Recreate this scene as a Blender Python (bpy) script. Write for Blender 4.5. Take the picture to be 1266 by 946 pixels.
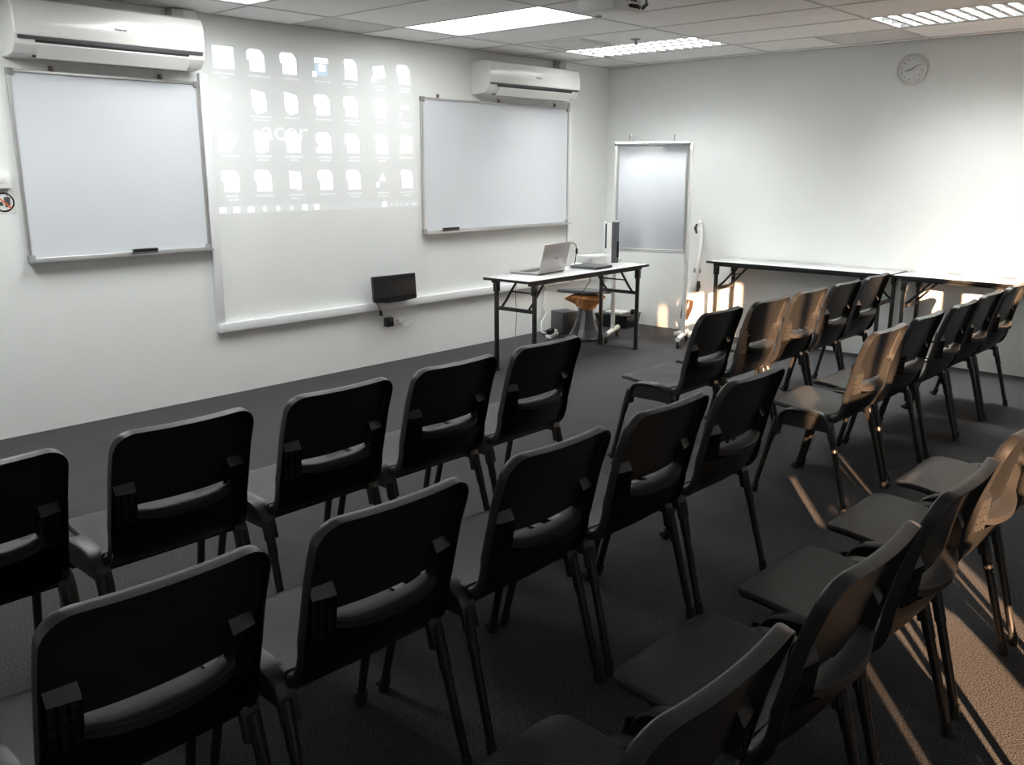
import bpy, bmesh, math, random
from mathutils import Vector, Matrix
from math import sin, cos, pi, radians, sqrt
random.seed(7)
for o in list(bpy.data.objects): bpy.data.objects.remove(o)
SC = bpy.context.scene
COL = SC.collection

# ------------------------------------------------------------------ camera
cam_d = bpy.data.cameras.new('camera'); cam = bpy.data.objects.new('camera', cam_d); COL.objects.link(cam)
cam_d.sensor_width = 36; cam_d.lens = 36*1108.15/1266; cam_d.clip_start = .02
cam.matrix_world = Matrix(((0.673804, 0.171856, -0.718648, -7.6437), (-0.73891, 0.157831, -0.655058, -5.6551),
                           (0.00085, 0.972397, 0.233333, 1.57), (0, 0, 0, 1)))
SC.camera = cam
# ------------------------------------------------------------------ look and light
SC.view_settings.view_transform = 'Standard'; SC.view_settings.look = 'None'
SC.view_settings.gamma = 1; SC.view_settings.use_curve_mapping = False
SC.view_settings.exposure = 0.08
W = bpy.data.worlds.new('sky'); SC.world = W; W.use_nodes = True
wb = W.node_tree.nodes['Background']; wb.inputs[0].default_value = (.86, .92, 1, 1); wb.inputs[1].default_value = 2.1
SUN_EL, SUN_AZ, SUN_STRENGTH = radians(12), radians(39), 52.0
sd = bpy.data.lights.new('sun', 'SUN'); sun = bpy.data.objects.new('sun', sd); COL.objects.link(sun)
sd.energy = SUN_STRENGTH; sd.angle = radians(.6); sd.color = (1, .60, .34)
sun.rotation_euler = Vector((cos(SUN_AZ)*cos(SUN_EL), sin(SUN_AZ)*cos(SUN_EL), -sin(SUN_EL))).to_track_quat('-Z', 'Y').to_euler()
sun.location = (-12, -10, 4)
LAMP_POWER = 33.0          # per ceiling fixture
CEIL = 2.54

# ------------------------------------------------------------------ materials
def mat(name, col, rough=.5, metal=0, noise=0, nscale=40, bump=0, bscale=200, spec=.5, emit=None, es=0, trans=0, coat=0, alpha=1):
    m = bpy.data.materials.new(name); m.use_nodes = True; nt = m.node_tree; b = nt.nodes['Principled BSDF']
    c4 = (*col, 1)
    b.inputs['Base Color'].default_value = c4; b.inputs['Roughness'].default_value = rough
    b.inputs['Metallic'].default_value = metal; b.inputs['Specular IOR Level'].default_value = spec
    b.inputs['Transmission Weight'].default_value = trans; b.inputs['Coat Weight'].default_value = coat
    b.inputs['Alpha'].default_value = alpha
    tc = nt.nodes.new('ShaderNodeTexCoord')
    n = nt.nodes.new('ShaderNodeTexNoise'); n.inputs['Scale'].default_value = nscale; n.inputs['Detail'].default_value = 4
    nt.links.new(tc.outputs['Object'], n.inputs['Vector'])
    r = nt.nodes.new('ShaderNodeValToRGB'); k = noise if noise else .02
    r.color_ramp.elements[0].position = .3; r.color_ramp.elements[1].position = .7
    r.color_ramp.elements[0].color = (*[max(0, c*(1-k)) for c in col], 1)
    r.color_ramp.elements[1].color = (*[min(1, c*(1+k)) for c in col], 1)
    nt.links.new(n.outputs['Fac'], r.inputs[0]); nt.links.new(r.outputs[0], b.inputs['Base Color'])
    if bump:
        n2 = nt.nodes.new('ShaderNodeTexNoise'); n2.inputs['Scale'].default_value = bscale; n2.inputs['Detail'].default_value = 3
        nt.links.new(tc.outputs['Object'], n2.inputs['Vector'])
        bp = nt.nodes.new('ShaderNodeBump'); bp.inputs['Strength'].default_value = bump; bp.inputs['Distance'].default_value = .002
        nt.links.new(n2.outputs['Fac'], bp.inputs['Height']); nt.links.new(bp.outputs[0], b.inputs['Normal'])
    if emit:
        b.inputs['Emission Color'].default_value = (*emit, 1); b.inputs['Emission Strength'].default_value = es
    return m
def light_mat(name, col, s):            # projected light: adds to whatever it falls on
    m = bpy.data.materials.new(name); m.use_nodes = True; nt = m.node_tree; nt.nodes.clear()
    o = nt.nodes.new('ShaderNodeOutputMaterial'); a = nt.nodes.new('ShaderNodeAddShader')
    t = nt.nodes.new('ShaderNodeBsdfTransparent'); e = nt.nodes.new('ShaderNodeEmission')
    e.inputs[0].default_value = (*col, 1); e.inputs[1].default_value = s
    nt.links.new(t.outputs[0], a.inputs[0]); nt.links.new(e.outputs[0], a.inputs[1]); nt.links.new(a.outputs[0], o.inputs[0])
    return m
M = dict(
 wall=mat('white wall paint', (.80, .815, .80), .55, noise=.012, nscale=3, bump=.15, bscale=300),
 ceil=mat('mineral ceiling tile', (.86, .86, .85), .9, noise=.02, nscale=6, bump=.3, bscale=400),
 ceildark=mat('older grey ceiling tile', (.60, .595, .585), .9, noise=.05, nscale=120),
 grid=mat('ceiling grid metal', (.52, .51, .5), .5),
 white=mat('white plastic', (.80, .80, .78), .3),
 trunk=mat('white trunking plastic', (.80, .81, .82), .35),
 acw=mat('air conditioner plastic', (.78, .78, .76), .22, coat=.3),
 dark=mat('dark slot plastic', (.03, .032, .035), .5),
 wb=mat('glossy whiteboard enamel', (.66, .685, .72), .16, spec=.5, noise=.015, nscale=2),
 alu=mat('satin aluminium', (.55, .55, .55), .35, metal=.8),
 grey=mat('grey plastic', (.28, .28, .28), .5),
 hook=mat('brown hook metal', (.2, .16, .13), .5),
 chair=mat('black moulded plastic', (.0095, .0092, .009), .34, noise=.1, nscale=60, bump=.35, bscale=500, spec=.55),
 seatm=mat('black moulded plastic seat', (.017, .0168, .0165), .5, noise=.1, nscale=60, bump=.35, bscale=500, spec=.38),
 legm=mat('black enamelled steel', (.012, .0115, .011), .33, spec=.55),
 rubber=mat('black rubber', (.012, .012, .012), .7),
 black=mat('black gloss plastic', (.012, .012, .013), .25),
 screen=mat('black screen glass', (.018, .019, .021), .12),
 silver=mat('silver laptop lid', (.42, .41, .40), .38, metal=.5, noise=.03, nscale=2),
 table=mat('white laminate table top', (.74, .74, .74), .18, noise=.01, coat=.2),
 orange=mat('orange cloth', (.62, .27, .09), .85, noise=.1, nscale=40),
 charcoal=mat('charcoal plastic', (.06, .062, .066), .5),
 bag=mat('dark shiny plastic sheet', (.05, .052, .056), .28),
 vac=mat('white vacuum plastic', (.80, .79, .77), .25),
 smoke=mat('smoky brown dust cup', (.035, .02, .014), .2),
 clear=mat('clear plastic', (.82, .84, .84), .15, alpha=.45),
 foil=mat('crumpled silver contents', (.45, .45, .43), .4, noise=.5, nscale=90),
 red=mat('red sign ring', (.7, .14, .06), .5),
 signw=mat('white sign sheet', (.72, .72, .70), .5),
 tube=mat('lamp tube', (1, 1, 1), .5, emit=(1, .99, .95), es=7),
 diffuser=mat('lit prismatic diffuser', (.9, .9, .9), .5, emit=(1, 1, .98), es=3.2),
 louvre=mat('white louvre blade', (.7, .7, .7), .4),
 reflect=mat('grey lamp reflector', (.035, .036, .036), .35),
 lpan=mat('white lamp housing', (.85, .85, .85), .4),
 clockw=mat('white clock face', (.72, .72, .70), .5),
 clockr=mat('pale clock rim', (.58, .58, .56), .35),
 ink=mat('dark print', (.06, .06, .06), .5),
 wframe=mat('dark window frame', (.1, .1, .1), .4),
 p_bg=light_mat('projected desktop light', (.75, .85, 1), .022),
 p_bar=light_mat('projected task bar light', (.8, .9, 1), .035),
 p_hi=light_mat('projected white light', (.95, 1, .97), .5),
 p_txt=light_mat('projected caption light', (.9, .95, 1), .16),
 p_blue=light_mat('projected blue light', (.25, .55, 1), .20),
 p_warm=light_mat('projected warm light', (1, .62, .42), .16),
 p_logo=light_mat('projected logo light', (1, 1, .95), .17),
)
def carpet():
    m = bpy.data.materials.new('charcoal carpet'); m.use_nodes = True; nt = m.node_tree; b = nt.nodes['Principled BSDF']
    tc = nt.nodes.new('ShaderNodeTexCoord')
    def noise(s, d=2):
        n = nt.nodes.new('ShaderNodeTexNoise'); n.inputs['Scale'].default_value = s; n.inputs['Detail'].default_value = d
        nt.links.new(tc.outputs['Object'], n.inputs['Vector']); return n
    n1 = noise(210, 3); r = nt.nodes.new('ShaderNodeValToRGB'); nt.links.new(n1.outputs['Fac'], r.inputs[0])
    r.color_ramp.elements[0].position = .32; r.color_ramp.elements[0].color = (.010, .0105, .0115, 1)
    r.color_ramp.elements[1].position = .72; r.color_ramp.elements[1].color = (.115, .116, .122, 1)
    n2 = noise(2.2, 5); r2 = nt.nodes.new('ShaderNodeValToRGB'); nt.links.new(n2.outputs['Fac'], r2.inputs[0])
    r2.color_ramp.elements[0].color = (.8, .8, .8, 1); r2.color_ramp.elements[1].color = (1.15, 1.15, 1.15, 1)
    mx = nt.nodes.new('ShaderNodeMixRGB'); mx.blend_type = 'MULTIPLY'; mx.inputs[0].default_value = 1
    nt.links.new(r.outputs[0], mx.inputs[1]); nt.links.new(r2.outputs[0], mx.inputs[2]); nt.links.new(mx.outputs[0], b.inputs['Base Color'])
    b.inputs['Roughness'].default_value = .95; b.inputs['Specular IOR Level'].default_value = .15
    bp = nt.nodes.new('ShaderNodeBump'); bp.inputs['Strength'].default_value = .9; bp.inputs['Distance'].default_value = .004
    nt.links.new(n1.outputs['Fac'], bp.inputs['Height']); nt.links.new(bp.outputs[0], b.inputs['Normal'])
    return m
M['carpet'] = carpet()

# ------------------------------------------------------------------ mesh helpers
def V(*a): return Vector(a)
class B:
    def __init__(s): s.bm = bmesh.new()
    def box(s, a, b, bev=0, rot=None, piv=None):
        t = bmesh.new(); bmesh.ops.create_cube(t, size=1)
        a = Vector(a); b = Vector(b); c = (a+b)/2; d = b-a
        for v in t.verts: v.co = Vector((v.co.x*d.x, v.co.y*d.y, v.co.z*d.z)) + c
        if bev: bmesh.ops.bevel(t, geom=t.edges[:], offset=bev, segments=2, affect='EDGES', profile=.5)
        if rot is not None:
            p = Vector(piv) if piv else c
            for v in t.verts: v.co = rot @ (v.co-p) + p
        return s.add(t)
    def add(s, t):
        me = bpy.data.meshes.new('t'); t.to_mesh(me); t.free(); s.bm.from_mesh(me); bpy.data.meshes.remove(me); return s
    def tube(s, pts, r, n=10, flat=1.0, caps=True):
        pts = [Vector(p) for p in pts]; rr = r if isinstance(r, (list, tuple)) else [r]*len(pts)
        rings = []; prev = None
        for i, p in enumerate(pts):
            d = (pts[min(i+1, len(pts)-1)] - pts[max(i-1, 0)]).normalized()
            if prev is None:
                up = Vector((0, 0, 1)) if abs(d.z) < .9 else Vector((1, 0, 0))
                u = d.cross(up).normalized()
            else: u = (prev - d*prev.dot(d)).normalized()
            prev = u; w = d.cross(u)
            rings.append([s.bm.verts.new(p + (u*cos(2*pi*k/n) + w*sin(2*pi*k/n)*flat)*rr[i]) for k in range(n)])
        for a, b in zip(rings, rings[1:]):
            for k in range(n): s.bm.faces.new((a[k], a[(k+1) % n], b[(k+1) % n], b[k]))
        if caps: s.bm.faces.new(rings[0]); s.bm.faces.new(rings[-1][::-1])
        return s
    def prism(s, pts, h, f=lambda x, y, z: (x, y, z)):     # outline in xy, extruded 0..h, mapped by f
        n = len(pts); a = [s.bm.verts.new(f(x, y, 0)) for x, y in pts]; b = [s.bm.verts.new(f(x, y, h)) for x, y in pts]
        s.bm.faces.new(a[::-1]); s.bm.faces.new(b)
        for k in range(n): s.bm.faces.new((a[k], a[(k+1) % n], b[(k+1) % n], b[k]))
        return s
    def lathe(s, prof, c=(0, 0, 0), n=24, axis='z'):
        rings = []
        for r, z in prof:
            ring = []
            for k in range(n):
                x, y = r*cos(2*pi*k/n), r*sin(2*pi*k/n)
                p = (x, y, z) if axis == 'z' else ((z, x, y) if axis == 'x' else (x, z, y))
                ring.append(s.bm.verts.new(Vector(p)+Vector(c)))
            rings.append(ring)
        for a, b in zip(rings, rings[1:]):
            for k in range(n): s.bm.faces.new((a[k], a[(k+1) % n], b[(k+1) % n], b[k]))
        s.bm.faces.new(rings[0][::-1]); s.bm.faces.new(rings[-1]); return s
    def ball(s, c, r, sc=(1, 1, 1)):
        t = bmesh.new(); bmesh.ops.create_uvsphere(t, u_segments=14, v_segments=10, radius=r)
        for v in t.verts: v.co = Vector((v.co.x*sc[0], v.co.y*sc[1], v.co.z*sc[2]))+Vector(c)
        return s.add(t)
    def build(s, name, m, parent=None, smooth=True, bev=0, angle=40):
        bmesh.ops.recalc_face_normals(s.bm, faces=s.bm.faces[:])
        me = bpy.data.meshes.new(name); s.bm.to_mesh(me); s.bm.free()
        me.materials.append(m)
        if smooth:
            for p in me.polygons: p.use_smooth = True
            me.set_sharp_from_angle(angle=radians(angle))
        o = bpy.data.objects.new(name, me); COL.objects.link(o)
        if bev:
            md = o.modifiers.new('bevel', 'BEVEL'); md.width = bev; md.segments = 2; md.limit_method = 'ANGLE'
        if parent: o.parent = parent
        return o
def tag(o, label, cat, group=None, kind=None):
    o['label'] = label
    if cat: o['category'] = cat
    if group: o['group'] = group
    if kind: o['kind'] = kind
    return o
def empty(name, label, cat, loc=(0, 0, 0), rz=0, group=None):
    o = bpy.data.objects.new(name, None); COL.objects.link(o); o.empty_display_size = .1
    o.location = loc; o.rotation_euler = (0, 0, rz); return tag(o, label, cat, group)
def struct(b, name, m, parent=None, **k):
    o = b.build(name, m, parent, **k)
    if not parent: o['kind'] = 'structure'
    return o
def text(name, body, size, m, parent, mw, shear=0, extrude=.0005):
    cu = bpy.data.curves.new('txt', 'FONT'); cu.body = body; cu.size = size; cu.align_x = 'CENTER'; cu.align_y = 'CENTER'
    cu.extrude = extrude; cu.shear = shear
    t = bpy.data.objects.new('txt', cu); COL.objects.link(t); bpy.context.view_layer.update()
    me = bpy.data.meshes.new_from_object(t.evaluated_get(bpy.context.evaluated_depsgraph_get()))
    bpy.data.objects.remove(t); me.name = name; me.materials.clear(); me.materials.append(m)
    me.transform(mw)
    o = bpy.data.objects.new(name, me); COL.objects.link(o); o.parent = parent; return o
FRONT = Matrix.Rotation(pi/2, 4, 'X')          # text readable when looking along +y

# ------------------------------------------------------------------ room
X0, Y0 = -8.8, -6.6
struct(B().box((X0-.2, Y0-.2, -.1), (.2, .2, 0)), 'floor', M['carpet'], smooth=False)
struct(B().box((X0-.2, 0, 0), (.2, .15, CEIL+.25)), 'wall_front', M['wall'], smooth=False)
struct(B().box((0, Y0, 0), (.15, 0, CEIL+.25)), 'wall_right', M['wall'], smooth=False)
struct(B().box((X0-.15, Y0, 0), (X0, 0, CEIL+.25)), 'wall_left', M['wall'], smooth=False)
# back wall with two openings (x0, x1, z0, z1)
WIN = [(-7.385, -6.20, .20, 2.25), (-4.345, -2.60, 1.52, 2.03)]
b = B(); xs = X0
for x0, x1, z0, z1 in WIN:
    b.box((xs, Y0-.12, 0), (x0, Y0, CEIL+.25)); b.box((x0, Y0-.12, 0), (x1, Y0, z0)); b.box((x0, Y0-.12, z1), (x1, Y0, CEIL+.25)); xs = x1
b.box((xs, Y0-.12, 0), (0, Y0, CEIL+.25)); struct(b, 'wall_back', M['wall'], smooth=False)
for i, (x0, x1, z0, z1) in enumerate(WIN):
    b = B(); f = .03
    b.box((x0, Y0-.08, z0), (x0+f, Y0-.04, z1)).box((x1-f, Y0-.08, z0), (x1, Y0-.04, z1)).box((x0+f, Y0-.08, z0), (x1-f, Y0-.04, z0+f)).box((x0+f, Y0-.08, z1-f), (x1-f, Y0-.04, z1))
    if i == 0: b.box((-7.27, Y0-.08, z0+f), (-7.07, Y0-.04, z1-f)).box((-6.58, Y0-.08, z0+f), (-6.51, Y0-.04, z1-f))
    else:
        
        for xa, xb in ((-4.06, -3.86), (-3.58, -3.40), (-3.05, -2.98)): b.box((xa, Y0-.075, z0+f), (xb, Y0-.045, z1-f))
    struct(b, 'window_%d' % (i+1), M['wframe'], smooth=False)

# ceiling: tiles between grid lines, openings where the lamps sit
GX = [0] + [-.13-.605*k for k in range(15)]; GX = [g for g in GX if g > X0] + [X0]
GY = [0, -.48, -1.79, -3.10, -4.41, -5.72, Y0]
LIGHTS = [(-6.785, -6.18, -1.79, -.48), (-4.97, -4.365, -1.79, -.48), (-3.155, -2.55, -1.79, -.48), (-1.34, -.735, -1.79, -.48), (-1.34, -.735, -4.41, -3.10)]
def is_light(xa, xb, ya, yb):
    cx, cy = (xa+xb)/2, (ya+yb)/2
    return any(l[0] < cx < l[1] and l[2] < cy < l[3] for l in LIGHTS)
b = B(); dk = B(); g = B()
for i in range(len(GX)-1):
    for j in range(len(GY)-1):
        xb, xa = GX[i], GX[i+1]; yb, ya = GY[j], GY[j+1]
        if is_light(xa, xb, ya, yb): continue
        if i == 1 and j == 2:
            ym = -2.46
            b.box((xa, ym, CEIL), (xb, yb, CEIL+.015)); dk.box((xa, ya, CEIL+.001), (xb, ym, CEIL+.016)); g.box((xa, ym-.012, CEIL-.003), (xb, ym+.012, CEIL)); continue
        if j == 0 and i in (6, ): dk.box((xa, ya, CEIL+.001), (xb, yb, CEIL+.016)); continue
        b.box((xa, ya, CEIL), (xb, yb, CEIL+.015))
b.box((X0, Y0, CEIL+.16), (0, 0, CEIL+.2))
struct(b, 'ceiling', M['ceil'], smooth=False)
o = struct(dk, 'trim_1', M['ceildark'], smooth=False)
for x in GX[1:-1]: g.box((x-.009, Y0, CEIL-.003), (x+.009, 0, CEIL-.0005))
for y in GY[1:-1]: g.box((X0, y-.009, CEIL-.0035), (0, y+.009, CEIL-.001))
g.box((X0, -.02, CEIL-.004), (0, 0, CEIL-.0005)); g.box((-.02, Y0, CEIL-.004), (0, 0, CEIL-.0005))
struct(g, 'trim_2', M['grid'], smooth=False)

# ------------------------------------------------------------------ lamps
def fixture(l, style, label, power):
    xa, xb, ya, yb = l[0]+.012, l[1]-.012, l[2]+.012, l[3]-.012; cx, cy = (xa+xb)/2, (ya+yb)/2
    t = empty('ceiling_light', label, 'ceiling light', (cx, cy, CEIL), group='recessed ceiling lights')
    w, h = (xb-xa)/2, (yb-ya)/2
    b = B(); H = .13
    b.box((-w, -h, H-.01), (w, h, H)); b.box((-w, -h, 0), (-w+.012, h, H)); b.box((w-.012, -h, 0), (w, h, H))
    b.box((-w, -h, 0), (w, -h+.012, H)); b.box((-w, h-.012, 0), (w, h, H)); b.build('housing', M['lpan'], t, smooth=False)
    if style == 'louvre':
        w2, h2 = w-.014, h-.014
        b = B()
        for k in range(4): x = -w2+.004+2*(w2-.004)*k/3; b.box((x-.004, -h2, .001), (x+.004, h2, .052))
        b.build('side_reflector', M['reflect'], t, smooth=False)
        b = B(); N = 14
        for k in range(1, N):
            y = -h2+2*h2*k/N; b.prism([(y-.016, .0), (y+.016, .0), (y+.012, .012), (y+.002, .046), (y-.002, .046), (y-.012, .012)], 2*w2-.01, lambda x, y_, z: (z-w2+.005, x, y_+.001))
        b.build('louvre', M['louvre'], t, smooth=False)
        for k in range(3):
            x = (k-1)*.19
            B().tube([(x, -h2+.02, .085), (x, h2-.02, .085)], .014).build('lamp_tube', M['tube'], t)
        zl = .062
    else:
        B().box((-w+.012, -h+.012, .004), (w-.012, h-.012, .012)).build('diffuser', M['diffuser'], t, smooth=False)
        zl = -.004
    ld = bpy.data.lights.new('lamp', 'AREA'); ld.shape = 'RECTANGLE'; ld.size = 2*w-.06; ld.size_y = 2*h-.06
    ld.energy = LAMP_POWER*power; ld.color = (.97, 1, .985); ld.spread = radians(138 if style == 'louvre' else 175)
    lo = bpy.data.objects.new('lamp_light', ld); COL.objects.link(lo); lo.location = (0, 0, zl); lo.parent = t
fixture(LIGHTS[0], 'diffuser', 'added unseen ceiling light panel brightening the lower left wall, left of the large air conditioner', .85)  # unseen fill panel, added to brighten the lower left of the front wall
fixture(LIGHTS[1], 'diffuser', 'lit ceiling light panel cut off by the top edge, above the large air conditioner', .7)
fixture(LIGHTS[2], 'diffuser', 'large evenly glowing white ceiling light panel left of the projector', .52)
fixture(LIGHTS[3], 'louvre', 'lit louvred ceiling light in front of the room corner, beside the sprinkler', 1.7)
fixture(LIGHTS[4], 'louvre', 'lit louvred ceiling light at top right above the wall clock', 2.3)

# ceiling air diffuser
t = empty('air_vent', 'square slatted air vent in the ceiling beside the small air conditioner', 'vent', (-1.63, -.86, CEIL))
b = B()
for k in range(4):
    s = .25-.058*k; z = -.012+.004*k; w = .012
    b.box((-s, -s, z), (s, -s+w, z+.012)).box((-s, s-w, z), (s, s, z+.012)).box((-s, -s+w, z), (-s+w, s-w, z+.012)).box((s-w, -s+w, z), (s, s-w, z+.012))
b.build('frame', M['ceil'], t, smooth=False)
B().box((-.24, -.24, -.0045), (.24, .24, -.001)).build('duct_opening', M['clockr'], t, smooth=False)
# sprinkler
t = empty('sprinkler', 'small metal fire sprinkler head hanging from the ceiling', 'sprinkler', (-1.551, -1.395, CEIL))
B().lathe([(.04, -.003), (.038, -.008), (.012, -.012), (.012, -.035), (.006, -.04)]).build('body', M['grey'], t)
B().lathe([(.016, -.046), (.017, -.043), (.004, -.040)]).build('deflector', M['grey'], t)

# ------------------------------------------------------------------ wall trunking
def trim(n, a, b_): struct(B().box(a, b_, bev=.004), 'trim_%d' % n, M['trunk'])
trim(3, (-4.49, -.05, .453), (-.002, 0, .515))
trim(4, (-4.49, -.035, .515), (-4.43, 0, 2.165))
trim(5, (-.648, -.022, .515), (-.60, 0, 2.18))
trim(6, (-4.62, -.075, 2.49), (-4.50, -.001, 2.535))

# ------------------------------------------------------------------ air conditioners
def aircon(x0, x1, z0, z1, d, label, logo_x, logo_s, cover):
    w = x1-x0; h = z1-z0
    t = empty('air_conditioner', label, 'air conditioner', (x0, 0, z0), group='wall air conditioners')
    prof = [(0, .0), (-.06, .0), (-d*.72, .012), (-d*.93, .06), (-d, h*.42), (-d*.985, h*.80), (-d*.90, h*.95), (-d*.72, h), (0, h)]
    # body behind the front panel
    B().prism([(y*.965, z) for y, z in prof], w, lambda x, y, z: (z, x, y)).build('body', M['acw'], t, bev=.006)
    # front panel follows the profile above the slot
    fp = [(-d*.968, h*.34), (-d, h*.42), (-d*.99, h*.80), (-d*.90, h*.965), (-d*.74, h*1.01), (-d*.70, h*.96), (-d*.86, h*.90), (-d*.94, h*.76), (-d*.94, h*.36)]
    B().prism(fp, w-.012, lambda x, y, z: (z+.006, x, y)).build('front_panel', M['acw'], t, bev=.003)
    B().box((.02, -d*.97, h*.285), (w-.02, -d*.90, h*.335)).build('air_slot', M['dark'], t, smooth=False)
    fx0, fx1 = .11, w-.11
    b = B().prism([(-d*.60, .0), (-d*.955, h*.27), (-d*.95, h*.285), (-d*.93, h*.285)], fx1-fx0, lambda x, y, z: (z+fx0, x, y)); b.build('outlet', M['dark'], t, smooth=False)
    fl = [(-d*1.045, h*.21), (-d*1.06, h*.20), (-d*.80, -h*.03), (-d*.78, -h*.015)]
    B().prism(fl, fx1-fx0-.01, lambda x, y, z: (z+fx0+.005, x, y)).build('air_flap', M['white'], t, bev=.002)
    text('brand_lettering', 'Panasonic', logo_s, M['ink'], t, Matrix.Translation((logo_x-x0, -d-.0015, h*.60)) @ FRONT, extrude=.001)
    if cover: B().box((w-.14, -.09, h), (w-.06, 0, h+cover), bev=.004).build('pipe_cover', M['grid'], t)
    return t
aircon(-5.66, -4.535, 2.165, 2.47, .22, 'large white wall air conditioner at top left above the left whiteboard', -5.07, .019, .06)
aircon(-1.955, -.735, 2.175, 2.445, .22, 'white wall air conditioner above the right whiteboard near the corner', -1.33, .019, .08)

# ------------------------------------------------------------------ whiteboards
def whiteboard(x0, x1, z0, z1, label, hooks, lean=.0):
    t = empty('whiteboard', label, 'whiteboard', (x0, -.004, z0), group='framed wall whiteboards')
    w, h = x1-x0, z1-z0; f = .018
    B().box((f*.5, -.014, f*.5), (w-f*.5, -.002, h-f*.5)).build('board_surface', M['wb'], t, smooth=False)
    b = B().box((0, -.024, 0), (f, 0, h)).box((w-f, -.024, 0), (w, 0, h)).box((f, -.024, h-f), (w-f, 0, h)).box((f, -.024, 0), (w-f, 0, f))
    b.build('frame', M['alu'], t, smooth=False, bev=.003)
    B().box((0, -.065, -.006), (w, -.024, 0)).box((0, -.068, -.006), (w, -.065, .006)).build('pen_tray', M['alu'], t, smooth=False)
    for x in (0, w):
        s = 1 if x == 0 else -1
        for z, sz in ((0, 1), (h, -1)):
            B().box((min(x-.003*s, x+.035*s), -.027, min(z-.003*sz, z+.035*sz)), (max(x-.003*s, x+.035*s), -.0, max(z-.003*sz, z+.035*sz)), bev=.003).build('corner_cap', M['grey'], t)
    for hx in hooks: B().box((hx-x0-.012, -.016, h+.001), (hx-x0+.012, 0, h+.03), bev=.004).build('hook', M['hook'], t)
whiteboard(-5.655, -4.497, 1.03, 2.108, 'left framed whiteboard below the large air conditioner', (-5.41, -4.75))
whiteboard(-2.557, -.655, 1.036, 2.125, 'wide framed whiteboard between the projected image and the room corner', (-2.36, -1.63, -.86))
def eraser(x, z, w, label):
    t = empty('board_eraser', label, 'board eraser', (x, -.046, z))
    B().box((-w/2, -.018, .0), (w/2, .014, .018), bev=.003).build('felt_pad', M['charcoal'], t)
    B().box((-w/2-.002, -.020, .018), (w/2+.002, .016, .036), bev=.006).build('grip', M['black'], t)
eraser(-4.965, 1.0305, .155, 'black board eraser on the tray of the left whiteboard')
eraser(-2.265, 1.0365, .17, 'black board eraser on the tray of the right whiteboard')

# switch box and sign at the far left
t = empty('wall_controller', 'small white wall control box at the left photo edge', 'wall switch', (-5.76, 0, 1.45))
B().box((-.06, -.03, 0), (.06, 0, .085), bev=.006).build('body', M['white'], t)
B().box((-.045, -.033, .03), (.03, -.029, .06), bev=.001).build('display', M['signw'], t)
t = empty('prohibition_sign', 'round red prohibition sign over a dark cup and burger, left photo edge', 'sign', (-5.745, 0, 1.375))
B().box((-.075, -.002, -.07), (.06, 0, .065)).build('sign_sheet', M['signw'], t, smooth=False)
b = B(); N = 32
for k in range(N):
    a0, a1 = 2*pi*k/N, 2*pi*(k+1)/N; r0, r1 = .047, .055
    vs = [b.bm.verts.new((r*cos(a), -.004, r*sin(a))) for r, a in ((r0, a0), (r1, a0), (r1, a1), (r0, a1))]; b.bm.faces.new(vs)
bmesh.ops.solidify(b.bm, geom=b.bm.faces[:], thickness=.001)
b.box((-.004, -.0045, -.05), (.004, -.0035, .05), rot=Matrix.Rotation(radians(-45), 3, 'Y')); b.build('red_ring', M['red'], t, smooth=False)
b = B().prism([(.005, -.028), (.03, -.028), (.034, .022), (.001, .022)], .001, lambda x, y, z: (x, -.003-z, y)).box((.0, -.004, .022), (.035, -.003, .027)).box((.018, -.004, .027), (.022, -.003, .042))
b.prism([(-.04, -.02), (-.005, -.02), (-.005, -.008), (-.012, .002), (-.033, .002), (-.04, -.008)], .001, lambda x, y, z: (x, -.003-z, y)); b.build('pictogram', M['ink'], t, smooth=False)

# ------------------------------------------------------------------ projected desktop (light on the wall)
t = empty('projected_desktop', 'projected computer desktop of white icons on the front wall', 'projected image', (-3.5, -.0015, 1.258))
def P(x, z): return x+3.5, z-1.258
YD = -.0006
def shape(b, pts, d=0):
    vs = [b.bm.verts.new((x, YD-d, z)) for x, z in pts]; b.bm.faces.new(vs)
def rect(b, x, z, w, h, d=0): shape(b, [(x-w/2, z-h/2), (x+w/2, z-h/2), (x+w/2, z+h/2), (x-w/2, z+h/2)], d)
b = B(); shape(b, [(-.905, .0), (.915, .0), (.875, 1.108), (-.90, 1.117)]); b.build('desktop_background', M['p_bg'], t, smooth=False)
b = B(); shape(b, [(-.905, .0), (.915, .0), (.915, .052), (-.905, .052)], .0004); b.build('task_bar', M['p_bar'], t, smooth=False)
cx_ = [-4.29, -4.035, -3.774, -3.502, -3.240, -2.962, -2.710]; rz_ = [2.28, 2.014, 1.747, 1.478]
kinds = ['globe doc doc printer pdf photo doc', 'small folder folder doc doc pdf faint', 'play folder doc docs doc pdf warm', 'doc doc sheet doc doc recycle pdf']
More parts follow.
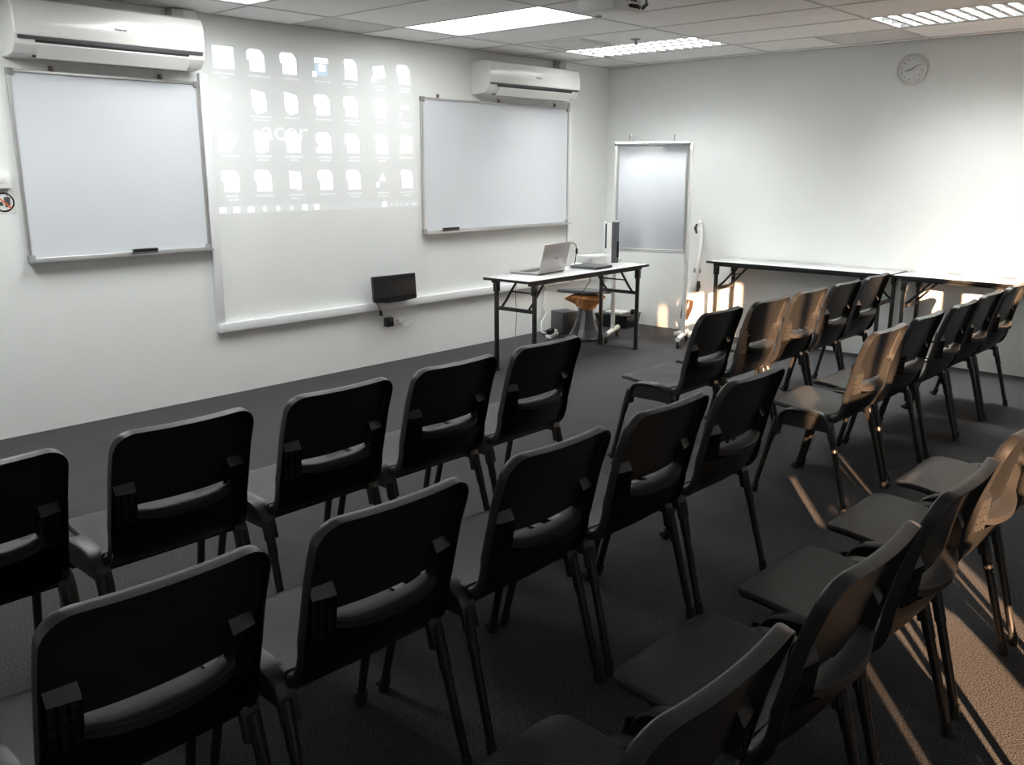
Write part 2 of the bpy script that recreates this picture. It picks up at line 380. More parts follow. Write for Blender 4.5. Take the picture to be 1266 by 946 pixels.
def icon(kind, x, z):
    b = B(); extra = []
    def doc(x, z, corner=True, badge=True):
        w, h = .058, .072
        pts = [(x-w, z-h), (x+w, z-h), (x+w, z+h-.036), (x+w-.034, z+h), (x-w, z+h)]
        if badge: pts = [(x-w, z-h), (x+w, z-h), (x+w, z+h-.036), (x+w-.034, z+h), (x-w, z+h), (x-w-.02, z+h-.018), (x-w-.02, z+.0), (x-w, z+.0)]
        shape(b, pts, .0008)
    def arrow(): rect(b, x-.062, z-.055, .036, .036, .0012)
    m = M['p_hi']
    if kind == 'globe':
        rect(b, x, z, .155, .14, .0008); extra = [('p_blue', [(x-.02+.02*cos(a)+.012*sin(3*a), z+.01+.045*sin(a)) for a in [k*pi/6 for k in range(12)]])]
    elif kind in ('doc', 'docs'):
        doc(x, z)
        if kind == 'docs': arrow()
    elif kind == 'pdf':
        doc(x+.005, z, badge=False); extra = [('p_warm', [(x-.075, z+.035), (x+.02, z+.035), (x+.02, z+.062), (x-.075, z+.062)])]
    elif kind == 'printer':
        rect(b, x, z+.042, .12, .036, .0008); rect(b, x+.005, z-.008, .06, .045, .0008); arrow()
        extra = [('p_blue', [(x-.06, z-.062), (x+.05, z-.062), (x+.05, z+.02), (x-.06, z+.02)])]
    elif kind == 'photo':
        shape(b, [(x-.05, z-.055), (x+.062, z-.038), (x+.045, z+.052), (x-.068, z+.038)], .0008); arrow()
        extra = [('p_blue', [(x-.025, z-.045), (x+.05, z-.03), (x+.045, z-.002), (x, z+.005)])]
    elif kind == 'folder':
        shape(b, [(x-.055, z-.04), (x-.02, z-.085), (x+.05, z-.065), (x+.055, z+.0), (x+.045, z+.055), (x-.06, z+.075)], .0008)
    elif kind == 'sheet':
        shape(b, [(x-.05, z-.055), (x+.045, z-.068), (x+.052, z-.02), (x+.042, z+.055), (x-.052, z+.07)], .0008)
    elif kind == 'play':
        shape(b, [(x-.055, z+.05), (x-.055, z-.055), (x+.05, z)], .0008); m = M['p_logo']; arrow()
        extra = [('p_blue', [(x-.03, z+.075), (x+.075, z+.04), (x+.06, z+.015), (x-.05, z+.06)]), ('p_warm', [(x-.085, z+.065), (x-.06, z+.05), (x-.055, z-.055), (x-.068, z-.06)]), ('p_txt', [(x-.05, z-.06), (x+.055, z-.005), (x+.07, z+.01), (x, z-.08)])]
    elif kind == 'small':
        rect(b, x+.01, z+.02, .055, .045, .0008); rect(b, x-.05, z-.04, .036, .036, .0008); m = M['p_logo']
    elif kind == 'recycle':
        for k in range(3):
            a = pi/2+k*2*pi/3; rect(b, x+.02*cos(a), z+.01+.02*sin(a), .024, .026, .0008)
        rect(b, x-.05, z-.04, .034, .034, .0008)
    elif kind == 'faint':
        rect(b, x, z+.02, .09, .03, .0008); rect(b, x-.05, z-.035, .034, .034, .0008); m = M['p_txt']
    elif kind == 'warm':
        extra = [('p_warm', [(x-.06, z-.065), (x+.07, z-.065), (x+.07, z+.07), (x-.06, z+.07)])]
        shape(b, [(x-.02, z-.02), (x+.05, z-.05), (x+.06, z+.0), (x+.04, z+.05), (x-.04, z+.05)], .0012); m = M['p_logo']; rect(b, x-.05, z-.05, .034, .034, .0012)
    ic = b.build('desktop_icon', m, t, smooth=False)
    for mn, pts in extra:
        bb = B(); shape(bb, pts, .0016); bb.build('icon_colour', M[mn], ic, smooth=False)
    bb = B(); n = random.choice((1, 2, 2))
    for k in range(n):
        ww = random.uniform(.09, .17)*(1 if k == 0 else .7); xx = x-ww/2
        while xx < x+ww/2-.01:
            l = random.uniform(.008, .03); rect(bb, xx+l/2, z-.103-.024*k, l, .012, .0008); xx += l+.005
    bb.build('caption_blur', M['p_txt'], ic, smooth=False)
for r, row in enumerate(kinds):
    for c, k in enumerate(row.split()): icon(k, *P(cx_[c], rz_[r]))
for x in (-4.372, -4.269, -4.157, -4.045, -3.934, -3.822, -3.708, -3.602, -2.951):
    b = B(); px, pz = P(x, 1.283); s = .03
    if x in (-4.045, -3.934, -3.822): shape(b, [(px+.02*cos(k*pi/5), pz+.02*sin(k*pi/5)) for k in range(10)], .0008); m = M['p_logo']
    else: rect(b, px, pz, .044 if x > -4 else .05, .038, .0008); m = M['p_hi']
    b.build('task_bar_icon', m, t, smooth=False)
b = B()
for x, w in ((-2.88, .012), (-2.82, .016), (-2.78, .016), (-2.72, .03), (-2.64, .055)):
    px, pz = P(x, 1.278); rect(b, px, pz, w, .02, .0008)
b.build('task_bar_tray', M['p_txt'], t, smooth=False)
text('wallpaper_lettering', 'acer', .19, M['p_logo'], t, Matrix.Translation((*[P(-3.84, 1.82)[0]], -.001, P(-3.84, 1.815)[1])) @ FRONT @ Matrix.Scale(1.17, 4, (1, 0, 0)), extrude=0)

# ------------------------------------------------------------------ projector
t = empty('projector', 'white ceiling projector with a dark cable, cut off by the top edge', 'projector', (-3.585, -2.645, 2.355))
B().box((-.125, -.115, 0), (.125, .115, .095), bev=.008).build('body', M['white'], t)
B().box((-.10, -.1175, .010), (.118, -.1135, .085), bev=.002).build('socket_panel', M['lpan'], t)
b = B()
for x, w, z, h in ((.02, .03, .030, .014), (.065, .03, .030, .012), (.10, .014, .026, .012), (-.01, .01, .055, .014), (.05, .06, .058, .010), (-.06, .03, .06, .004), (-.06, .03, .05, .004)): b.box((x-w/2, -.1195, z-h/2), (x+w/2, -.1165, z+h/2))
b.build('socket', M['dark'], t, smooth=False)
B().tube([(.02, -.122, .030), (.06, -.135, .028)], .010).tube([(.10, -.14, .026), (.15, -.13, .050)], .010).build('cable_plug', M['black'], t)
B().tube([(.05, -.133, .028), (.10, -.14, .026), (.15, -.13, .050), (.175, -.11, .08), (.17, -.07, .13), (.10, -.02, .165), (.02, .0, .18)], .0055).build('cable', M['black'], t)
B().lathe([(.014, -.006), (.016, -.003), (.016, 0)], (.02, .085, 0)).build('foot', M['grey'], t)
B().lathe([(.032, .11), (.034, .125), (.034, .14), (.024, .141)], (.04, 0, .05), n=20, axis='y').build('lens_ring', M['grey'], t)
B().tube([(0, 0, .095), (0, 0, .185)], .018).build('ceiling_mount', M['white'], t)

# ------------------------------------------------------------------ clock
t = empty('wall_clock', 'round white wall clock with dark hands and hour marks', 'clock', (0, -2.965, 2.325))
B().lathe([(.118, 0), (.122, -.012), (.118, -.03), (.104, -.036), (.098, -.028), (.098, -.02)], n=48, axis='x').build('rim', M['clockr'], t)
B().lathe([(.097, -.0205), (.097, -.023)], n=48, axis='x').build('face', M['clockw'], t)
TW = Matrix(((0, 0, -1, 0), (-1, 0, 0, 0), (0, 1, 0, 0), (0, 0, 0, 1)))      # text frame: x -> -y, y -> z, facing -x
for k in range(1, 13):
    a = pi/2 - k*pi/6 - radians(8)
    text('numeral', str(k), .021, M['ink'], t, Matrix.Translation((-.0245, -.077*cos(a), .077*sin(a))) @ TW, extrude=.0005)
def hand(ang, l, w, name):
    a = pi/2 - radians(ang) - radians(8); d = Vector((0, -cos(a), sin(a))); n = Vector((0, sin(a), cos(a)))
    B().prism([(-.015, -w), (l*.7, -w), (l, 0), (l*.7, w), (-.015, w)], .0015, lambda x, y, z: Vector((-.026-z, 0, 0))+d*x+n*y).build(name, M['ink'], t, smooth=False)
hand(244, .052, .0035, 'hour_hand'); hand(52, .075, .0028, 'minute_hand')

# ------------------------------------------------------------------ folding tables
def folding_table(name_label, loc, rz, L, D, H, gap=.0, lx=None, group=None):
    t = empty('folding_table', name_label, 'table', loc, rz, group)
    B().box((-L/2, -D/2, H-.018), (L/2, D/2, H), bev=.002).build('table_top', M['table'], t)
    e = .006
    B().box((-L/2-e, -D/2-e, H-.021), (L/2+e, -D/2, H-.001)).box((-L/2-e, D/2, H-.021), (L/2+e, D/2+e, H-.001)).box((-L/2-e, -D/2, H-.021), (-L/2, D/2, H-.001)).box((L/2, -D/2, H-.021), (L/2+e, D/2, H-.001)).build('edge_band', M['black'], t, smooth=False)
    b = B()
    for y in (-D/2+.03, D/2-.055): b.box((-L/2+.05, y, H-.045), (L/2-.05, y+.025, H-.018))
    b.build('under_rail', M['legm'], t, smooth=False)
    lx = lx or L/2-.10; ly = D/2-.035
    for sx in (-1, 1):
        for sy in (-1, 1):
            l = B().box((sx*lx-.014, sy*ly-.014, .015), (sx*lx+.014, sy*ly+.014, H-.045), bev=.003).box((sx*lx-.02, sy*ly-.02, H-.12), (sx*lx+.02, sy*ly+.02, H-.044), bev=.003).build('leg', M['legm'], t)
            B().box((sx*lx-.017, sy*ly-.017, 0), (sx*lx+.017, sy*ly+.017, .022), bev=.003).build('foot_cap', M['rubber'], l)
        zb = H-.245
        B().box((sx*lx-.012, -ly+.012, zb-.014), (sx*lx+.012, ly-.012, zb+.014), bev=.002).build('crossbar', M['legm'], t)
        for sy in (-1, 1):
            y = sy*(ly-.055)
            B().tube([(sx*lx, y, zb+.01), (sx*(lx-.05), y, zb+.055), (sx*(lx-.18), y, H-.05)], .010).build('folding_strut', M['legm'], t)
        B().tube([(sx*(lx-.115), -ly+.055, H-.125), (sx*(lx-.115), ly-.055, H-.125)], .006).build('strut_rod', M['legm'], t)
    return t
folding_table('white folding table with black legs carrying the laptop, before the front wall', (-1.865, -1.046, 0), radians(2.1), 1.64, .45, .75, lx=.715)
folding_table('white topped folding table against the right wall, the one nearer the corner', (-.215, -2.275, 0), radians(-89), 1.62, .40, .75, lx=.73, group='tables along the right wall')
folding_table('white topped folding table against the right wall, cut off by the right edge', (-.215, -3.93, 0), radians(-90.5), 1.62, .40, .75, lx=.73, group='tables along the right wall')

# ------------------------------------------------------------------ things on the laptop table
TZ = .75
t = empty('laptop', 'open silver laptop seen from behind its lid on the front table', 'laptop', (-2.155, -1.075, TZ+.0005), radians(8.5))
B().box((-.195, .0, .004), (.195, .27, .02), bev=.004).build('keyboard_base', M['silver'], t)
B().box((-.17, .08, .0195), (.17, .19, .0215)).build('keyboard', M['black'], t, smooth=False)
B().box((-.185, -.008, .0), (.185, .03, .012), bev=.003).build('hinge', M['black'], t)
Rl = Matrix.Rotation(radians(14), 3, 'X')
B().box((-.195, -.008, .012), (.195, .0, .25), bev=.0035, rot=Rl, piv=(0, 0, .012)).build('lid', M['silver'], t)
B().box((-.185, -.0, .02), (.185, .0012, .243), rot=Rl, piv=(0, 0, .012)).build('screen', M['screen'], t, smooth=False)
text('lid_lettering', 'acer', .03, M['grey'], t, Matrix.Translation((0, 0, .012)) @ Rl.to_4x4() @ Matrix.Translation((.02, -.009, .115)) @ FRONT)
o = B().tube([(-1.80, -.97, .962), (-1.74, -.95, .962), (-1.69, -.95, .94), (-1.677, -.95, .89), (-1.69, -.95, .83), (-1.695, -.95, .80), (-1.69, -.94, .779)], .004, 6).build('laptop_cable', M['black'])
tag(o, 'thin black cable curling down beside the laptop lid', 'cable')
o = B().lathe([(.008, .865), (.01, .87), (.01, .90), (.008, .91)], (-1.678, -.95, 0), n=10).build('cable_plug', M['black'], None); o.parent = bpy.data.objects['laptop_cable']
t = empty('ring_binder', 'flat black binder lying on the front edge of the laptop table', 'binder', (-1.615, -1.06, TZ+.0005), radians(3))
B().box((-.125, -.13, .0), (.125, .13, .024), bev=.004, rot=Matrix.Rotation(radians(0), 3, 'Z')).build('cover', M['charcoal'], t)
B().box((-.115, -.132, .006), (.12, .125, .018)).build('page_block', M['black'], t, smooth=False)
t = empty('plastic_box', 'clear plastic box with crumpled silver contents on the laptop table', 'box', (-1.39, -.90, TZ+.0005), radians(3))
B().prism([(-.125, -.07), (.125, -.07), (.125, .07), (-.125, .07)], .075, lambda x, y, z: (x*(1+z*1.2), y*(1+z*1.2), z)).build('tub', M['clear'], t, bev=.006)
B().box((-.145, -.088, .075), (.145, .088, .087), bev=.005).build('lid', M['clear'], t)
b = B()
for k in range(9): b.ball((random.uniform(-.08, .08), random.uniform(-.035, .035), .03+random.uniform(0, .012)), .024, (1.1, .9, .9))
b.build('contents', M['foil'], t)
o = B().ball((-1.58, -.875, TZ+.014), .04, (1.9, .7, .33)).build('folded_cloth', M['white']); tag(o, 'crumpled white tissue behind the black binder', 'tissue')
t = empty('tower_console', 'tall narrow tower unit with a white front strip and dark grey sides', 'console', (-1.15, -.92, TZ), radians(-48))
B().box((.0, -.055, .003), (.062, .06, .355), bev=.004).build('dark_shell', M['charcoal'], t)
B().box((-.046, -.06, .0), (-.001, .06, .355), bev=.005).build('white_strip', M['white'], t)
B().box((-.062, -.055, .0), (-.0465, .055, .355), bev=.003).build('side_panel', M['white'], t)
B().box((-.060, -.058, .13), (-.048, -.0545, .345)).build('dark_inset', M['black'], t, smooth=False)
B().box((.045, -.058, .05), (.0635, -.054, .19)).build('vent_panel', M['black'], t, smooth=False)
B().box((-.05, -.055, .354), (.066, .055, .362), bev=.002).build('top_cap', M['grey'], t)
o = B().tube([(-1.08, -.92, .757), (-1.05, -.93, .756), (-1.04, -.95, .762), (-1.035, -.95, .775)], .004, 6).build('loose_cable', M['grey']); tag(o, 'short grey cable end beside the tower unit', 'cable')

# cables below the table
o = B().tube([(-2.0, -1.13, .705), (-1.985, -1.13, .68), (-1.96, -1.14, .672), (-1.935, -1.13, .69), (-1.93, -1.13, .704)], .003, 6).build('cable_loop', M['grey']); tag(o, 'thin cable loop hanging under the laptop table', 'cable')
o = B().tube([(-2.28, -.83, .726), (-2.30, -.82, .6), (-2.285, -.82, .4), (-2.30, -.82, .2), (-2.29, -.8, .02), (-2.22, -.72, .008)], .003, 6).build('hanging_cable', M['grey']); tag(o, 'thin grey cable hanging straight down behind the left table leg', 'cable')
o = B().tube([(-1.28, -.80, .70), (-1.26, -.78, .58), (-1.30, -.74, .5), (-1.35, -.72, .35), (-1.33, -.70, .15), (-1.30, -.66, .01)], .004, 6).build('drooping_cable', M['charcoal']); tag(o, 'dark cable drooping from the right end of the laptop table', 'cable')
o = B().tube([(-.98, -.012, .45), (-.99, -.02, .36), (-1.02, -.03, .24), (-.98, -.04, .19), (-1.08, -.06, .10), (-1.12, -.1, .02), (-1.13, -.2, .012)], .007, 8).build('white_cable', M['white']); tag(o, 'white cable dropping from the wall trunking to the floor', 'cable')
t = empty('extension_socket', 'white extension socket with black plugs on the carpet under the table', 'power strip', (-1.17, -.27, 0), radians(20))
B().box((-.11, -.03, 0), (.11, .03, .035), bev=.006).build('body', M['white'], t)
for x in (-.07, -.02): B().box((x-.022, -.025, .035), (x+.022, .025, .085), bev=.006).build('plug', M['black'], t)
B().box((.05, -.025, .035), (.09, .025, .062), bev=.006).build('plug', M['white'], t)
o = B().tube([(-1.28, -.30, .06), (-1.36, -.32, .05), (-1.38, -.42, .008), (-1.25, -.48, .006), (-1.15, -.42, .006), (-1.2, -.36, .02)], .005, 6).build('coiled_lead', M['black']); tag(o, 'black lead coiled on the carpet beside the extension socket', 'cable')
t = empty('power_adapter', 'small black power adapter lying on the carpet left of the front table', 'adapter', (-2.17, -.69, 0), radians(30))
B().box((-.06, -.028, 0), (.06, .028, .03), bev=.006).build('body', M['black'], t)
B().tube([(.06, 0, .012), (.11, .01, .01), (.15, -.02, .006)], .004, 6).build('lead', M['black'], t)

# small monitor on the trunking
t = empty('monitor', 'small black monitor standing on the white wall trunking', 'monitor', (-2.965, -.0, .517), radians(-2))
Rm = Matrix.Rotation(radians(-4), 3, 'X')
B().box((-.215, -.135, .012), (.215, -.105, .215), bev=.004, rot=Rm, piv=(0, -.12, 0)).build('bezel', M['black'], t)
B().box((-.205, -.1365, .042), (.205, -.1345, .208), rot=Rm, piv=(0, -.12, 0)).build('screen', M['screen'], t, smooth=False)
B().prism([(-.20, -.002), (-.1, -.010), (0, -.013), (.1, -.010), (.20, -.002), (.213, .02), (-.213, .02)], .02, lambda x, y, z: (x, -.138+z, y+.012)).build('chin', M['black'], t)
B().box((-.12, -.105, .03), (.12, -.07, .16), bev=.01, rot=Rm, piv=(0, -.12, 0)).build('back_shell', M['black'], t)
B().box((-.10, -.13, -.003), (.10, -.002, .004), bev=.002).build('stand_base', M['black'], t)
B().box((-.03, -.09, .0), (.03, -.06, .06), bev=.004).build('stand_neck', M['black'], t)
o = B().tube([(-3.15, -.10, .60), (-3.18, -.09, .56), (-3.13, -.10, .5), (-3.09, -.08, .45), (-3.07, -.05, .42), (-3.04, -.045, .40)], .004, 6).build('monitor_cable', M['black']); tag(o, 'black cable from the small monitor down to its wall adapter', 'cable')
B().lathe([(.008, .405), (.013, .41), (.013, .44), (.008, .447)], (-3.065, -.05, 0), n=10).build('ferrite', M['black'], o)
def socket(x, z, label):
    t = empty('wall_socket', label, 'socket', (x, 0, z))
    B().box((-.045, -.012, -.043), (.045, 0, .043), bev=.003).build('plate', M['white'], t)
    for s in (-.012, .012): B().box((s-.002, -.0135, -.01), (s+.002, -.0115, 0)).build('slot', M['dark'], t, smooth=False)
    B().box((.02, -.016, .015), (.032, -.011, .03), bev=.001).build('switch', M['white'], t)
socket(-2.975, .345, 'white wall socket behind the black plugged adapter')
socket(-2.855, .34, 'white wall socket right of the plugged adapter, with a white plug')
t = empty('plug_adapter', 'black adapter plugged into the wall below the small monitor', 'adapter', (-2.975, -.0165, .305))
B().box((-.038, -.05, 0), (.032, 0, .075), bev=.006).build('body', M['black'], t)
t = empty('white_plug', 'white plug in the right wall socket below the small monitor', 'plug', (-2.84, -.0165, .315))
B().box((-.02, -.035, 0), (.02, 0, .045), bev=.005).build('body', M['white'], t)
B().tube([(0, -.02, .0), (.03, -.018, -.03), (.14, .0, .0), (.25, .006, .10), (.30, .01, .14)], .003, 6).build('lead', M['white'], t)

# ------------------------------------------------------------------ wrapped stool and boxes in the corner
t = empty('pedestal_stool', 'square topped pedestal stool wrapped in shiny dark plastic under the table', 'stool', (-1.03, -.56, 0), radians(12))
B().box((-.2, -.2, .435), (.2, .2, .465), bev=.008, rot=Matrix.Rotation(radians(4), 3, 'Y')).build('seat_top', M['charcoal'], t)
B().lathe([(.17, .0), (.175, .02), (.16, .035), (.12, .10), (.09, .18), (.065, .28), (.06, .36), (.09, .43)], n=14).build('wrapped_column', M['bag'], t, angle=10)
b = B()
for a in (-100, -60, -20, 150, 200):
    c, s = cos(radians(a)), sin(radians(a)); b.tube([(.166*c, .166*s, .05), (.128*c, .128*s, .12), (.095*c, .095*s, .20), (.078*c, .078*s, .27)], [.004, .006, .005, .003], 6)
b.build('pale_fold', M['grey'], t)
B().box((-.05, -.185, .05), (.06, -.17, .062), bev=.002).build('maker_strip', M['grey'], t)
b = B(); N = 28; rings = []
for i, (r0, z) in enumerate([(.10, .425), (.15, .415), (.165, .39), (.13, .36), (.095, .325), (.085, .30), (.08, .33)]):
    rings.append([b.bm.verts.new(((r0*(1+.18*sin(3*a+i)+.1*sin(7*a)))*cos(a)*1.15, r0*(1+.18*sin(3*a+i))*sin(a), z+.022*sin(2*a+.5*i)*(i > 0))) for a in [2*pi*k/N for k in range(N)]])
for a_, b_ in zip(rings, rings[1:]):
    for k in range(N): b.bm.faces.new((a_[k], a_[(k+1) % N], b_[(k+1) % N], b_[k]))
o = b.build('draped_cloth', M['orange']); o.location = (-1.03, -.56, 0); tag(o, 'orange cloth bundled around the pedestal stool under its top', 'cloth')
t = empty('speaker_box', 'dark upright box on the carpet left of the wrapped stool', 'box', (-.93, -.22, 0), radians(-15))
B().box((-.09, -.1, 0), (.09, .1, .22), bev=.008).build('cabinet', M['charcoal'], t)
B().box((-.075, -.104, .02), (.075, -.1, .2), bev=.001).build('front_grille', M['dark'], t)
t = empty('storage_tub', 'low black tub with white papers in the corner behind the board stand', 'tub', (-.24, -.36, 0), radians(8))
B().prism([(-.14, -.17), (.14, -.17), (.14, .17), (-.14, .17)], .12, lambda x, y, z: (x*(1+z*.6), y*(1+z*.6), z)).build('tub_body', M['black'], t, bev=.004)
B().box((-.155, -.19, .12), (.155, .19, .134), bev=.004).build('rim', M['black'], t)
o = B().box((-.33, -.46, .135), (-.17, -.27, .155), bev=.004).build('paper_pile', M['white']); tag(o, 'white papers lying on the low black tub', 'papers')
o = B().lathe([(.018, .135), (.022, .14), (.022, .165), (.012, .175)], (-.16, -.49, 0), n=12).build('bottle_cap', M['black']); tag(o, 'small black knob standing on the rim of the low tub', 'knob')

# ------------------------------------------------------------------ mobile flip chart stand
m1, m2 = Vector((-.895, -.792, 0)), Vector((-.672, -1.366, 0)); dd = (m2-m1).normalized(); W_ = (m2-m1).length
ang = math.atan2(dd.y, dd.x)
t = empty('flip_chart_stand', 'mobile white board on a white castor stand in front of the corner', 'flip chart', m1, ang)
# local x along the board, local +y away from the room's camera
B().box((.008, -.012, .86), (W_-.008, .004, 1.77), bev=.002).build('board_surface', M['wb'], t)
b = B().box((-.012, -.016, .835), (W_+.012, .008, .855)).box((-.012, -.016, .855), (.008, .008, 1.76)).box((W_-.008, -.016, .855), (W_+.012, .008, 1.76)); b.build('frame', M['alu'], t, smooth=False, bev=.002)
B().tube([(-.02, -.03, 1.775), (W_+.02, -.03, 1.775)], .018, 12).build('clamp_bar', M['alu'], t)
for x in (-.02, W_+.02): B().lathe([(.02, -.006), (.02, .006)], (x, -.03, 1.775), n=14, axis='x').build('end_cap', M['grey'], t)
for x in (.10, W_-.12): B().tube([(x, -.01, 1.79), (x, -.012, 1.835), (x+.012, -.02, 1.85)], .007, 8).build('paper_hook', M['grey'], t)
B().box((-.02, -.05, .828), (W_+.01, -.016, .834)).build('pen_tray', M['grey'], t, smooth=False)
for x in (-.02, W_+.025):
    B().box((x-.018, .01, .09), (x+.018, .035, 1.78), bev=.004).build('post', M['white'], t)
    ft = B().tube([(x, -.225, .085), (x, .225, .085)], .022, 12).build('foot_bar', M['white'], t)
    for y in (-.20, .20):
        B().lathe([(.018, -.028), (.03, -.024), (.03, -.004), (.016, 0)], (x+.014, y, .031), n=16, axis='x').build('castor', M['rubber'], ft)
        B().box((x-.012, y-.012, .03), (x+.012, y+.012, .072), bev=.003).build('castor_fork', M['charcoal'], ft)

# ------------------------------------------------------------------ stick vacuum
t = empty('stick_vacuum', 'white stick vacuum cleaner with smoky dust cup standing by the right wall', 'vacuum cleaner', (0, 0, 0))
B().tube([(-.055, -1.165, 1.02), (-.065, -1.18, .95), (-.08, -1.195, .88), (-.11, -1.20, .75), (-.14, -1.19, .62), (-.165, -1.185, .52)], [.014, .016, .016, .02, .028, .034], 14).build('handle_tube', M['vac'], t)
B().tube([(-.060, -1.175, 1.06), (-.05, -1.155, 1.075), (-.045, -1.165, 1.02), (-.055, -1.18, .96)], [.012, .018, .018, .014], 12).build('handle_head', M['vac'], t)
B().tube([(-.075, -1.135, 1.05), (-.085, -1.125, 1.01), (-.08, -1.14, .96)], [.010, .016, .010], 10).build('handle_grip', M['charcoal'], t)
B().tube([(-.165, -1.185, .54), (-.18, -1.18, .47), (-.20, -1.175, .38), (-.215, -1.17, .32)], [.035, .05, .055, .045], 16).build('motor_body', M['vac'], t)
B().tube([(-.165, -1.235, .52), (-.175, -1.245, .47), (-.19, -1.24, .42)], [.014, .02, .012], 10).build('carry_grip', M['smoke'], t)
B().tube([(-.225, -1.175, .34), (-.245, -1.175, .28), (-.265, -1.165, .20), (-.27, -1.16, .16)], [.052, .056, .044, .034], 16).build('dust_cup', M['smoke'], t)
B().tube([(-.268, -1.16, .17), (-.27, -1.18, .11), (-.28, -1.20, .045)], [.026, .022, .02], 12).build('suction_neck', M['vac'], t)
B().box((-.36, -1.34, .004), (-.20, -1.10, .045), bev=.014).build('floor_head', M['vac'], t)
for y in (-1.2, -1.26): B().box((-.186, y, .60), (-.174, y+.012, .64)).build('switch', M['grey'], t, smooth=False)

# ------------------------------------------------------------------ stacking chairs
HW = .213
def rounded_w(v, vmax, r, hw):          # half width near a rounded end
    d = v-(vmax-r)
    return hw if d <= 0 else hw - r + sqrt(max(0, r*r-d*d))
def lerp_path(path, s):
    acc = 0
    for a, b_ in zip(path, path[1:]):
        l = (Vector(b_)-Vector(a)).length
        if s <= acc+l+1e-9: return Vector(a).lerp(Vector(b_), (s-acc)/l)
        acc += l
    return Vector(path[-1])
def smooth_path(p, n=2):
    for _ in range(n):
        q = [p[0]]
        for a, b_ in zip(p, p[1:]):
            a, b_ = Vector(a), Vector(b_); q += [tuple(a*.75+b_*.25), tuple(a*.25+b_*.75)]
        q.append(p[-1]); p = q
    return p
def plen(p): return sum((Vector(b_)-Vector(a)).length for a, b_ in zip(p, p[1:]))
def sheet(path, r, hw, curve, hole=None, rim=.028, flip=1, nu=24, nv=34, taper=None):
    """A moulded sheet swept along a side profile (y,z); round far end; rolled rim on the sides and far end."""
    L = plen(path); bm = bmesh.new(); rows = []
    svals = [L*i/nv for i in range(nv+1)]
    svals = [s for s in svals if s < L-r] + [L-r+r*sin(pi/2*k/8) for k in range(9)]
    P3 = []
    for s in svals:
        p = lerp_path(path, s); e = .002
        q0, q1 = lerp_path(path, max(0, s-.006)), lerp_path(path, min(L, s+.006)); tg = (q1-q0).normalized()
        nrm = Vector((tg.y, -tg.x))*flip            # towards the back / underside
        h = hw*(taper(s/L) if taper else 1); w = rounded_w(s, L, r, h)
        row = []
        for k in range(nu+1):
            u = sin(pi/2*(2*k/nu-1)*.92)/sin(pi/2*.92); x = u*w
            off = curve(x/hw, s/L)
            row.append((bm.verts.new((x, p.x - nrm.x*off, p.y - nrm.y*off)), nrm, tg))
        rows.append(row)
    for i in range(len(rows)-1):
        for k in range(nu):
            a, b_, c, d = rows[i][k][0], rows[i][k+1][0], rows[i+1][k+1][0], rows[i+1][k][0]
            if hole and hole((a.co+c.co)/2): continue
            bm.faces.new((a, b_, c, d))
    # rolled rim: left side, end, right side
    loop = [(rows[i][0], Vector((-1, 0, 0))) for i in range(len(rows)-1)]
    top = rows[-1]
    loop += [(top[k], None) for k in range(nu+1)]
    loop += [(rows[i][-1], Vector((1, 0, 0))) for i in range(len(rows)-2, -1, -1)]
    prev = None
    n = len(loop)
    for j, ((v, nrm, tg), _) in enumerate(loop):
        pa = loop[max(0, j-1)][0][0].co; pb = loop[min(n-1, j+1)][0][0].co
        along = (pb-pa).normalized() if (pb-pa).length > 1e-6 else Vector((1, 0, 0))
        N3 = Vector((0, nrm.x, nrm.y)); out = along.cross(N3).normalized()
        cen = Vector((0, v.co.y, v.co.z))
        T3 = Vector((0, tg.x, tg.y)); ref = Vector((v.co.x, 0, 0))*1.0 + (T3*.1 if j > len(rows)-6 and j < n-len(rows)+6 else Vector((0, 0, 0)))
        if out.dot(ref) < 0: out = -out
        chain = [v]
        for o_, b2 in ((.004, .0012), (.0075, .006), (.0085, rim*.5), (.008, rim)):
            chain.append(bm.verts.new(v.co + out*o_ + N3*b2))
        if prev:
            for a, b_, c, d in zip(prev, prev[1:], chain[1:], chain): 
                try: bm.faces.new((a, b_, c, d))
                except ValueError: pass
        prev = chain
    bmesh.ops.remove_doubles(bm, verts=bm.verts[:], dist=.0004)
    bmesh.ops.recalc_face_normals(bm, faces=bm.faces[:])
    bmesh.ops.solidify(bm, geom=bm.faces[:], thickness=.0035)
    return bm
SEAT = smooth_path([(-.118, .452), (-.06, .448), (.02, .453), (.10, .463), (.17, .470), (.205, .468), (.228, .458)])
BACK = smooth_path([(-.118, .452), (-.150, .462), (-.178, .505), (-.196, .560), (-.212, .640), (-.228, .720), (-.250, .790), (-.268, .850)])
